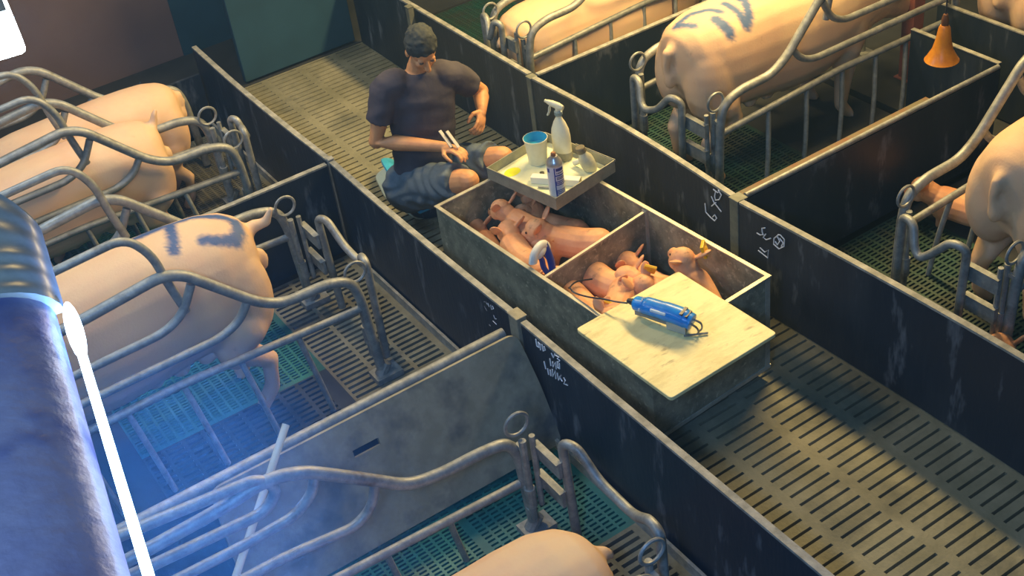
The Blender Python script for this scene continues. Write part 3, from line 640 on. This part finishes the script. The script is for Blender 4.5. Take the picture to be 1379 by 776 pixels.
# tagging gun on the cart rim
gun = empty('tagging_gun', (-4.13, 2.43, CT-.045), math.radians(115), 'white and blue ear tagging gun hooked over the cart rim', 'tagging gun')
GW = mat('gun_white', (.72, .74, .70), .4); GB = mat('gun_blue', (.02, .06, .36), .35)
g = MB(); g.sweep(spline([(-.05, 0, .055), (-.035, 0, .085), (0, 0, .095), (.03, 0, .080), (.045, 0, .05)], 4), [.013]*16+[.012], 12, flat=(1, 1.5)); g.ball((0, 0, .07), (.035, .016, .024)); g.build('jaw', GW, gun, smooth=True)
g = MB(); g.sweep(spline([(.030, .0, .088), (.040, -.004, .04), (.045, -.01, -.01), (.040, -.015, -.06)], 4), .0125, 12, flat=(1, 1.2)); g.build('blue_handle', GB, gun, smooth=True)
g = MB(); g.sweep(spline([(-.01, .0, .07), (.005, .0, .03), (.01, -.0, -.01), (.02, -.01, -.05)], 4), .010, 10); g.build('lever', GB, gun, smooth=True)
gun.scale = (1.35, 1.35, 1.2)
# blue electric tail cutter on the lid
LZ = CT+.006+.018
cut = empty('electric_cutter', (-3.44, 2.50, LZ), math.radians(22), 'blue hot-wire tail docking tool lying on the cream board', 'tool')
CB2 = mat('tool_blue', (.015, .22, .72), .3, col2=(.02, .32, .85), scale=20); CG = mat('tool_grey', (.22, .23, .22), .45); GLS = mat('tool_clear_guard', (.45, .46, .40), .2)
g = MB(); g.sweep(spline([(-.01, 0, .050), (.02, 0, .052), (.10, 0, .052), (.17, 0, .050), (.215, 0, .045), (.235, 0, .040)], 4), [.024]*2+[.027]*6+[.029]*8+[.026]*4+[.02], 16, flat=(.95, 1.05)); hs = g.build('housing', CB2, cut, smooth=True)
g = MB(); g.box((.045, -.030, .058), (.125, -.020, .068)); g.build('name_plate', mat('pale_blue_plate', (.45, .62, .80), .4), hs, bevel=.004)
g = MB(); g.box((.185, -.018, .060), (.20, .018, .076)); g.box((.21, -.016, .055), (.222, .016, .070)); g.build('vent_ridges', BLACK, hs)
g = MB(); g.sweep([(-.045, 0, .048), (-.008, 0, .050)], [.023, .025], 14); g.ball((-.045, 0, .048), .023); g.build('rear_cap', CB2, cut, smooth=True)
g = MB(); g.box((-.05, -.012, .012), (-.01, .012, .032)); g.sweep([(-.03, 0, .02), (.06, -.004, .021), (.13, -.008, .024)], .013, 10); g.build('underside', CG, cut, smooth=True)
g = MB(); g.sweep([(-.012, -.026, .045), (-.012, .0, .076), (-.012, .026, .05)], .006, 8); g.build('clip', GW, cut, smooth=True)
g = MB(); g.box((.12, -.022, .004), (.215, -.018, .04)); g.box((.12, .018, .004), (.205, .022, .035)); g.box((.12, -.022, .002), (.21, .022, .005)); g.build('clear_guard', GLS, cut, bevel=.001)
g = MB()
for s in (-1, 1): g.sweep(spline([(.235, s*.010, .042), (.265, s*.012, .035), (.272, s*.010, .018), (.262, s*.006, .008)], 4), .0035, 7)
g.sweep([(.215, -.03, .006), (.30, .012, .005)], .0035, 7); g.build('hot_wire', STEEL, cut, smooth=True)
g = MB(); g.sweep([(-.095, 0, .048), (-.065, 0, .048)], [.007, .012], 10); g.build('cable_boot', BLACK, cut, smooth=True)
cut.scale = (.93, 1.45, 1.35)
cb = MB(); cb.sweep(spline([(-3.525, 2.468, LZ+.048), (-3.57, 2.44, LZ+.045), (-3.64, 2.42, LZ+.03), (-3.72, 2.40, LZ+.006), (-3.80, 2.385, CT+.014), (-3.86, 2.40, CT+.0), (-3.93, 2.44, CT-.06), (-3.99, 2.52, CT-.10), (-3.98, 2.60, CT-.12)], 6), .004, 7)
tag(cb.build('power_cable', BLACK, None, smooth=True), 'thin black cable running from the blue tool over the piglets', 'cable')

# ---------------------------------------------------------------- person
person = empty('person', (-5.60, 2.65, 0), 0, 'person in dark T-shirt and grey-blue shorts sitting low behind the cart', 'person')
HIP = Vector((-5.60, 2.62, .25)); HR = HIP+Vector((.02, -.105, 0)); HL = HIP+Vector((.0, .105, .01))
KR = Vector((-5.085, 2.615, .475)); KL = Vector((-5.15, 2.875, .475))
SR = Vector((-5.565, 2.475, .905)); SL = Vector((-5.50, 2.83, .865)); NK = Vector((-5.53, 2.66, .955))
ER = Vector((-5.60, 2.375, .60)); WR = Vector((-5.305, 2.62, .585)); EL = Vector((-5.56, 3.03, .655)); WL = Vector((-5.43, 2.945, .62))
WR_ = WR; HDR = (Vector((-5.19, 2.665, .585))-WR).normalized(); HDL = (Vector((-5.375, 2.895, .575))-WL).normalized()
HC = Vector((-5.465, 2.67, 1.075))                        # head centre
FWD = Vector((.84, -.18, -.62)).normalized(); RT = FWD.cross(Vector((0, 0, 1))).normalized(); UPH = RT.cross(FWD).normalized()
def toloc(p): return Vector(p)-Vector((-5.60, 2.65, 0))
def hand(mb, wrist, d, palm_n, curl, k=1.0, spread=.5):
    "palm, four unequal bent fingers, thumb from the side of the palm"
    d = d.normalized(); n = (palm_n - d*palm_n.dot(d)).normalized(); s = d.cross(n).normalized()
    c = wrist+d*.048*k
    M = Matrix((s, d, n)).transposed()
    mb.ball(c, (.040*k, .052*k, .018*k), M); mb.limb([wrist-d*.02, wrist+d*.02], [.027*k, .026*k], 12)
    for i, (off, L_) in enumerate(((-.030, .068), (-.010, .078), (.010, .073), (.029, .056))):
        p = wrist+d*.088*k+s*off*k; ang = 0; pts = [wrist+d*.05*k+s*off*k*.8, p]; dd = d+s*off*spread*4
        for j, f in enumerate((.45, .32, .23)):
            ang += curl*(.55 if j == 0 else .8); v = (dd.normalized()*math.cos(ang)+n*math.sin(ang)); p = p+v*L_*k*f; pts.append(p)
        mb.limb(pts, [.0098*k, .0098*k, .009*k, .0083*k, .0072*k], 8)
    t0 = wrist+d*.025*k-s*.030*k; t1 = t0+(d*.55-s*.75+n*.3).normalized()*.038*k; t2 = t1+(d*.9-s*.15+n*.55).normalized()*.030*k; t3 = t2+(d*.9+s*.25+n*.6).normalized()*.024*k
    mb.limb([t0, t1, t2, t3], [.0145*k, .0125*k, .0105*k, .0085*k], 9)
bd = MB(); 
bd.limb([HIP, HIP+Vector((.03, 0, .15)), (SR+SL)/2+Vector((-.02, 0, -.08))], [.14, .13, .13]); bd.limb([SR.lerp(SL, .12), SL.lerp(SR, .12)], [.06, .06])
bd.limb([(SR+SL)/2, NK, HC+Vector((-.03, 0, -.06))], [.08, .058, .056])
for s_, e_, w_2 in ((SR, ER, WR), (SL, EL, WL)): bd.limb([s_, s_.lerp(e_, .45), e_, e_.lerp(w_2, .3), w_2], [.054, .054, .043, .045, .028], 14)
for h_, k_ in ((HR, KR), (HL, KL)):
    bd.limb([h_, h_.lerp(k_, .5), k_], [.105, .088, .062], 16)
    a_ = Vector((k_.x-.06, k_.y, .09)); bd.limb([k_, k_.lerp(a_, .3)+Vector((-.02, 0, 0)), a_], [.058, .058, .038], 14); bd.limb([a_, a_+Vector((.12, 0, -.045))], [.04, .035])
hand(bd, WR, HDR, Vector((0, -.1, -1)), .55, 1.0); hand(bd, WL, HDL, Vector((-.5, -.6, -.4)), .75, 1.0)
# head
MH = Matrix((RT, FWD, UPH)).transposed(); H = lambda x, y, z: HC+RT*x+FWD*y+UPH*z
bd.ball(H(0, -.012, .03), (.074, .094, .088), MH); bd.ball(H(0, .022, -.035), (.060, .068, .072), MH); bd.ball(H(0, .045, -.085), (.034, .032, .026), MH)
bd.limb([H(0, .083, .012), H(0, .108, -.026)], [.010, .0145], 8); bd.ball(H(0, .098, -.030), (.019, .012, .010), MH, 10, 8)
for s in (-1, 1):
    bd.ball(H(s*.076, -.01, -.008), (.010, .020, .031), MH, 10, 8); bd.ball(H(s*.030, .070, .022), (.020, .014, .009), MH, 10, 8); bd.ball(H(s*.036, .062, -.02), (.020, .018, .018), MH, 10, 8)
bd.ball(H(0, .083, -.057), (.024, .011, .0055), MH, 10, 8); bd.ball(H(0, .080, -.067), (.021, .011, .006), MH, 10, 8)
bd.v = [tuple(toloc(v)) for v in bd.v]
me = remesh(bd, .0048, 3, .5); me.name = 'body'
HSK = mat('person_skin', (.66, .33, .15), .55, col2=(.58, .27, .12), scale=14, sss=.1)
me.materials.append(HSK); link(bpy.data.objects.new('body', me), person)
ey = MB()
for s in (-1, 1): ey.ball(H(s*.030, .0775, .008), (.012, .008, .0065), MH, 12, 8)
ey.v = [tuple(toloc(v)) for v in ey.v]; ey.build('eyes', mat('eye_dark', (.10, .08, .07), .3), person, smooth=True)
hr = MB(); hr.ball(H(0, -.022, .045), (.082, .098, .092), MH, 20, 14); hr.ball(H(0, -.055, .0), (.077, .065, .075), MH, 20, 14); 
for s in (-1, 1): hr.ball(H(s*.068, -.012, .03), (.016, .035, .045), MH, 12, 8)
rr = random.Random(2)
for i in range(60):
    a = rr.uniform(0, 6.28); e = rr.uniform(.2, 1.4); dv = Vector((math.cos(a)*math.cos(e), math.sin(a)*math.cos(e), math.sin(e)))
    hr.ball(H(0+dv.x*.078, -.022+dv.y*.092, .045+dv.z*.088), (.014, .014, .009), MH, 8, 6)
hr.v = [tuple(toloc(v)) for v in hr.v]
mh = remesh(hr, .006, 2, .5); mh.materials.append(mat('dark_hair', (.030, .038, .040), .8, col2=(.05, .06, .06), scale=40, bump=.5)); link(bpy.data.objects.new('hair', mh), person)
# clothing
def cloth(name, mb, m, voxel=.008, wr=.006, f=30, seed=0):
    mb.v = [tuple(toloc(v)) for v in mb.v]; me = remesh(mb, voxel, 5, .5)
    c = np.zeros(len(me.vertices)*3); me.vertices.foreach_get('co', c); c = c.reshape(-1, 3)
    nn = np.zeros(len(me.vertices)*3); me.vertex_normals.foreach_get('vector', nn); nn = nn.reshape(-1, 3)
    d = np.sin(c[:, 0]*f+3*np.sin(c[:, 2]*f*.6+seed))*np.sin(c[:, 1]*f*.8+2*np.cos(c[:, 0]*f*.4)+c[:, 2]*f*.5)
    c += nn*(d*wr)[:, None]; me.vertices.foreach_set('co', c.ravel()); me.materials.append(m); me.update()
    return link(bpy.data.objects.new(name, me), person)
ts = MB(); mid = (SR+SL)/2
ax = (SL-SR).normalized()
for z0, w, dpt, off in ((.0, .185, .135, 0),):
    secs = [(HIP+Vector((0, 0, -.03)), .185, .14), (HIP+Vector((.03, 0, .10)), .18, .14), (HIP+Vector((.04, .01, .24)), .175, .135), (mid+Vector((-.01, 0, -.17)), .185, .13), (mid+Vector((0, 0, -.07)), .19, .12), (mid+Vector((0, 0, .015)), .165, .092), (NK+Vector((0, 0, -.012)), .075, .07)]
    vs = []; n = 28; fx = Vector((ax.y, -ax.x, 0)).normalized(); axh = Vector((ax.x, ax.y, ax.z*.6)).normalized()
    for c, w, dp in secs:
        for i in range(n):
            a = 2*math.pi*i/n; vs.append(c+axh*w*math.cos(a)+fx*dp*math.sin(a))
    fs = [(i*n+j, i*n+(j+1) % n, (i+1)*n+(j+1) % n, (i+1)*n+j) for i in range(len(secs)-1) for j in range(n)]
    fs += [tuple(range(n))[::-1], tuple((len(secs)-1)*n+j for j in range(n))]; ts.add(vs, fs)
for s_, e_ in ((SR, ER), (SL, EL)):
    ts.limb([s_.lerp(mid, .3), s_+Vector((0, 0, -.012))], [.088, .078], 16); ts.sweep([s_+Vector((0, 0, .0)), s_.lerp(e_, .3), s_.lerp(e_, .62)], [.078, .078, .076], 18)
cloth('t_shirt', ts, mat('dark_plum_shirt', (.055, .050, .070), .9, col2=(.075, .068, .09), scale=8, bump=.2), .008, .0045, 34)
sh = MB(); sh.limb([HR+Vector((-.02, 0, 0)), HL+Vector((-.02, 0, 0))], [.15, .15], 20)
for h_, k_ in ((HR, KR), (HL, KL)): sh.sweep([h_.lerp(k_, -.05), h_.lerp(k_, .3), h_.lerp(k_, .6), h_.lerp(k_, .86)], [.135, .122, .108, .100], 22, flat=(1, 1))
cloth('shorts', sh, mat('grey_blue_shorts', (.085, .12, .155), .9, col2=(.12, .155, .19), scale=10, bump=.35), .008, .009, 42, 2)
bt = MB()
for k_ in (KR, KL):
    a_ = Vector((k_.x-.06, k_.y, .09)); bt.limb([a_+Vector((0, 0, .12)), a_, a_+Vector((.0, 0, -.04))], [.055, .05, .05]); bt.limb([a_+Vector((0, 0, -.045)), a_+Vector((.14, 0, -.05))], [.045, .04])
    bt.box((a_.x-.06, a_.y-.05, 0), (a_.x+.18, a_.y+.05, .03))
cloth('boots', bt, mat('black_rubber_boots', (.02, .02, .02), .5), .008, 0, 30)
# things held and sat on
stl = empty('stool', (-5.66, 2.64, 0), 0, 'low dark stool with blue top under the seated person', 'stool')
MB().lathe([(.12, .023), (.125, .04), (.115, .08), (.12, .09)], n=28).build('base', BLACK, stl, smooth=True)
cu = MB(); cu.box((-.13, -.13, .09), (.13, .13, .11)); cu.build('seat', BLUEP, stl, bevel=.02, seg=3)
bl = MB(); 
vs = []; pts = [(-6.27, 2.76), (-6.20, 2.57), (-5.95, 2.50), (-5.60, 2.53), (-5.62, 2.76), (-6.0, 2.88)]
ol = fillet([pts[0]+(0,)]+[p+(0,) for p in pts[1:]]+[pts[0]+(0,)], .05, 4); n = len(ol)-1
bl.add([(p.x, p.y, .002) for p in ol[:-1]]+[(p.x, p.y, .022) for p in ol[:-1]], [tuple(range(n))[::-1], tuple(range(n, 2*n))]+[(i, (i+1) % n, n+(i+1) % n, n+i) for i in range(n)])
tag(bl.build('foam_mat', mat('pale_foam', (.50, .58, .50), .8), None, bevel=.004), 'pale foam mat on the slats under the seated person', 'mat')
bk = MB(); bk.sweep(spline([(-6.20, 2.70, .03), (-6.16, 2.66, .10), (-6.05, 2.62, .13), (-5.9, 2.60, .10), (-5.82, 2.62, .04)], 5), .02, 10, flat=(1, 2.2))
tag(bk.build('blue_cushion', BLUEP, None, smooth=True), 'light blue cushion edge beside the hip of the seated person', 'cushion')
for i, (dx, dy, lb_) in enumerate(((0, 0, 'pale packet held highest in the person\'s right hand'), (-.025, -.028, 'pale packet held beside the other one against the shirt'))):
    mb = MB(); mb.box((-.009, -.055, -.003), (.009, .055, .003)); o = mb.build('paper_packet', mat('packet_white_%s' % ('a' if i else 'b'), (.55, .52, .45), .7), None, bevel=.001)
    o.location = (-5.255+dx, 2.655+dy, .637+.004*i); d_ = Vector((-.75, -.1, .62)); o.rotation_euler = d_.to_track_quat('Y', 'Z').to_euler(); tag(o, lb_, 'packet', 'packets in the hand')

# ---------------------------------------------------------------- lamps and small things
TUBE = mat('lit_tube', (1, 1, 1), .5, emit=(.62, .80, 1.0), estr=8)
lp = empty('fluorescent_lamp', (0, 0, 0), 0, 'long bluish lamp with glowing tube close to the camera at lower left', 'lamp')
a_ = Vector((-.62, .036, 3.248)); b_ = Vector((-1.205, .128, 3.248)); dr = (b_-a_).normalized(); sd = Vector((dr.y, -dr.x, 0)).normalized()
if sd.y > 0: sd = -sd
mb = MB(); mb.sweep([a_, a_.lerp(b_, .5), b_-dr*.09], .0046, 14); mb.ball(b_-dr*.075, (.055, .0085, .0085), Matrix((dr, sd, Vector((0, 0, 1)))).transposed()); mb.build('tube', TUBE, lp, smooth=True)
HOUS = mat('dusty_clear_housing', (.20, .22, .46), .4, col2=(.34, .36, .60), scale=9, lo=.35, hi=.7, col3=(.05, .09, .34), scale3=5, lo3=.55, hi3=.72, stretch=(1, 1, 1), bump=.3)
mb = MB(); N_ = 16; secs = []
for t in (-.02, .6, .603):
    pass
def housing(p0, p1, r0, r1, m, nm, rib=False):
    mb = MB(); vs = []; K = 14; L_ = 40 if rib else 2
    for i in range(L_+1):
        f = i/L_; p = p0.lerp(p1, f); r = r0+(r1-r0)*f
        if rib: r *= 1+.05*math.sin(f*2*math.pi*5)
        for k in range(K+1):
            a = math.pi*k/K; vs.append(p+dr*((r*(1-math.cos(a))*1.5 if rib and i > 20 else 0)*(i-20)/20)+sd*(r*(1-math.cos(a)))+Vector((0, 0, 1))*(r*.55*math.sin(a)-.01))
    fs = []
    for i in range(L_):
        for k in range(K):
            fs.append((i*(K+1)+k, i*(K+1)+k+1, (i+1)*(K+1)+k+1, (i+1)*(K+1)+k))
        fs.append((i*(K+1)+K, i*(K+1), (i+1)*(K+1), (i+1)*(K+1)+K))
    fs.append(tuple(range(K+1))[::-1]); fs.append(tuple(L_*(K+1)+k for k in range(K+1)))
    mb.add(vs, fs); return mb.build(nm, m, lp, smooth=True, shade=60)
housing(a_+sd*.014, b_+sd*.014-dr*.02, .085, .085, HOUS, 'housing')
housing(b_+sd*.004-dr*.02, b_+sd*.004+dr*.16, .092, .092, mat('lamp_end_cap', (.30, .36, .40), .3, .1, col2=(.42, .48, .5), scale=30), 'end_cap', rib=True)
ta = area('tube_light', (-.95, .12, 3.16), (-3.0, .6, 0), .25, 42, (.16, .40, 1.0)); ta.parent = lp
TUBE2 = mat('lit_diffuser', (1, 1, 1), .5, emit=(.80, .95, 1.0), estr=22)
l2 = empty('ceiling_lamp', (-3.27, .42, 2.7), math.radians(172), 'overexposed white lamp at the top left corner', 'lamp')
mb = MB(); mb.box((0.0, -.07, -.04), (1.2, .055, .03)); mb.build('diffuser', TUBE2, l2, bevel=.015)
mb = MB(); mb.box((.1, -.06, .031), (1.15, .0, .05)); mb.build('bracket', STEEL, l2)
# white plastic pipe hanging down past the nearest crate
mb = MB(); mb.sweep([(-3.680, 0.956, 0.772), (-3.400, 0.537, 0.464)], .0145, 12)
tag(mb.build('plastic_pipe', mat('cream_pipe', (.62, .62, .50), .5), None, smooth=True), 'thin cream pipe leaning across the grey board behind the nearest crate', 'pipe')
# amber bell-shaped drinker
AMB = mat('amber_plastic', (.50, .20, .012), .35, col2=(.34, .12, .01), scale=12)
am = empty('amber_bell_cup', (-4.06, 4.98, .64), 0, 'amber bell-shaped cup hanging above the dark pen behind', 'cup')
MB().lathe([(.022, .20), (.030, .185), (.040, .12), (.055, .06), (.085, .005), (.090, 0), (.083, .002), (.05, .05), (.0, .10)], n=28).build('bell', AMB, am, smooth=True)
MB().lathe([(.018, .198), (.020, .23), (.012, .26), (0, .262)], n=16).build('cap', mat('amber_cap', (.10, .04, .02), .5), am, smooth=True)
mb = MB(); mb.sweep([(0, 0, .25), (0, .02, 2.4)], .004, 6); mb.build('hanging_wire', BLACK, am)
# ---------------------------------------------------------------- dusty barn air
hz = bpy.data.materials.new('dusty_air'); hz.use_nodes = True; nt = hz.node_tree
nt.nodes.remove(nt.nodes['Principled BSDF']); vs_ = nt.nodes.new('ShaderNodeVolumeScatter')
vs_.inputs['Color'].default_value = (.34, .66, 1, 1); vs_.inputs['Density'].default_value = .008; vs_.inputs['Anisotropy'].default_value = .35
tc = nt.nodes.new('ShaderNodeTexCoord'); mp = nt.nodes.new('ShaderNodeMapping'); mp.vector_type = 'TEXTURE'
mp.inputs['Location'].default_value = (-.98, .17, 3.10); mp.inputs['Scale'].default_value = (.60, .28, .34)
ln_ = nt.nodes.new('ShaderNodeVectorMath'); ln_.operation = 'LENGTH'; mr = nt.nodes.new('ShaderNodeMapRange'); mr.interpolation_type = 'SMOOTHERSTEP'
mr.inputs[1].default_value = 0; mr.inputs[2].default_value = 1; mr.inputs[3].default_value = .17; mr.inputs[4].default_value = .0075  # density raised around the tube to stand in for its blue glow
nt.links.new(tc.outputs['Object'], mp.inputs['Vector']); nt.links.new(mp.outputs[0], ln_.inputs[0]); nt.links.new(ln_.outputs['Value'], mr.inputs[0]); nt.links.new(mr.outputs[0], vs_.inputs['Density'])
nt.links.new(vs_.outputs[0], nt.nodes['Material Output'].inputs['Volume'])
tag(MB().box((-8.86, -1.69, -.61), (.55, 7.99, 4.9)).build('haze', hz), 'thin bluish dust haze filling the barn air, thickened at the near tube lamp to make its glow', 'haze', kind='stuff')
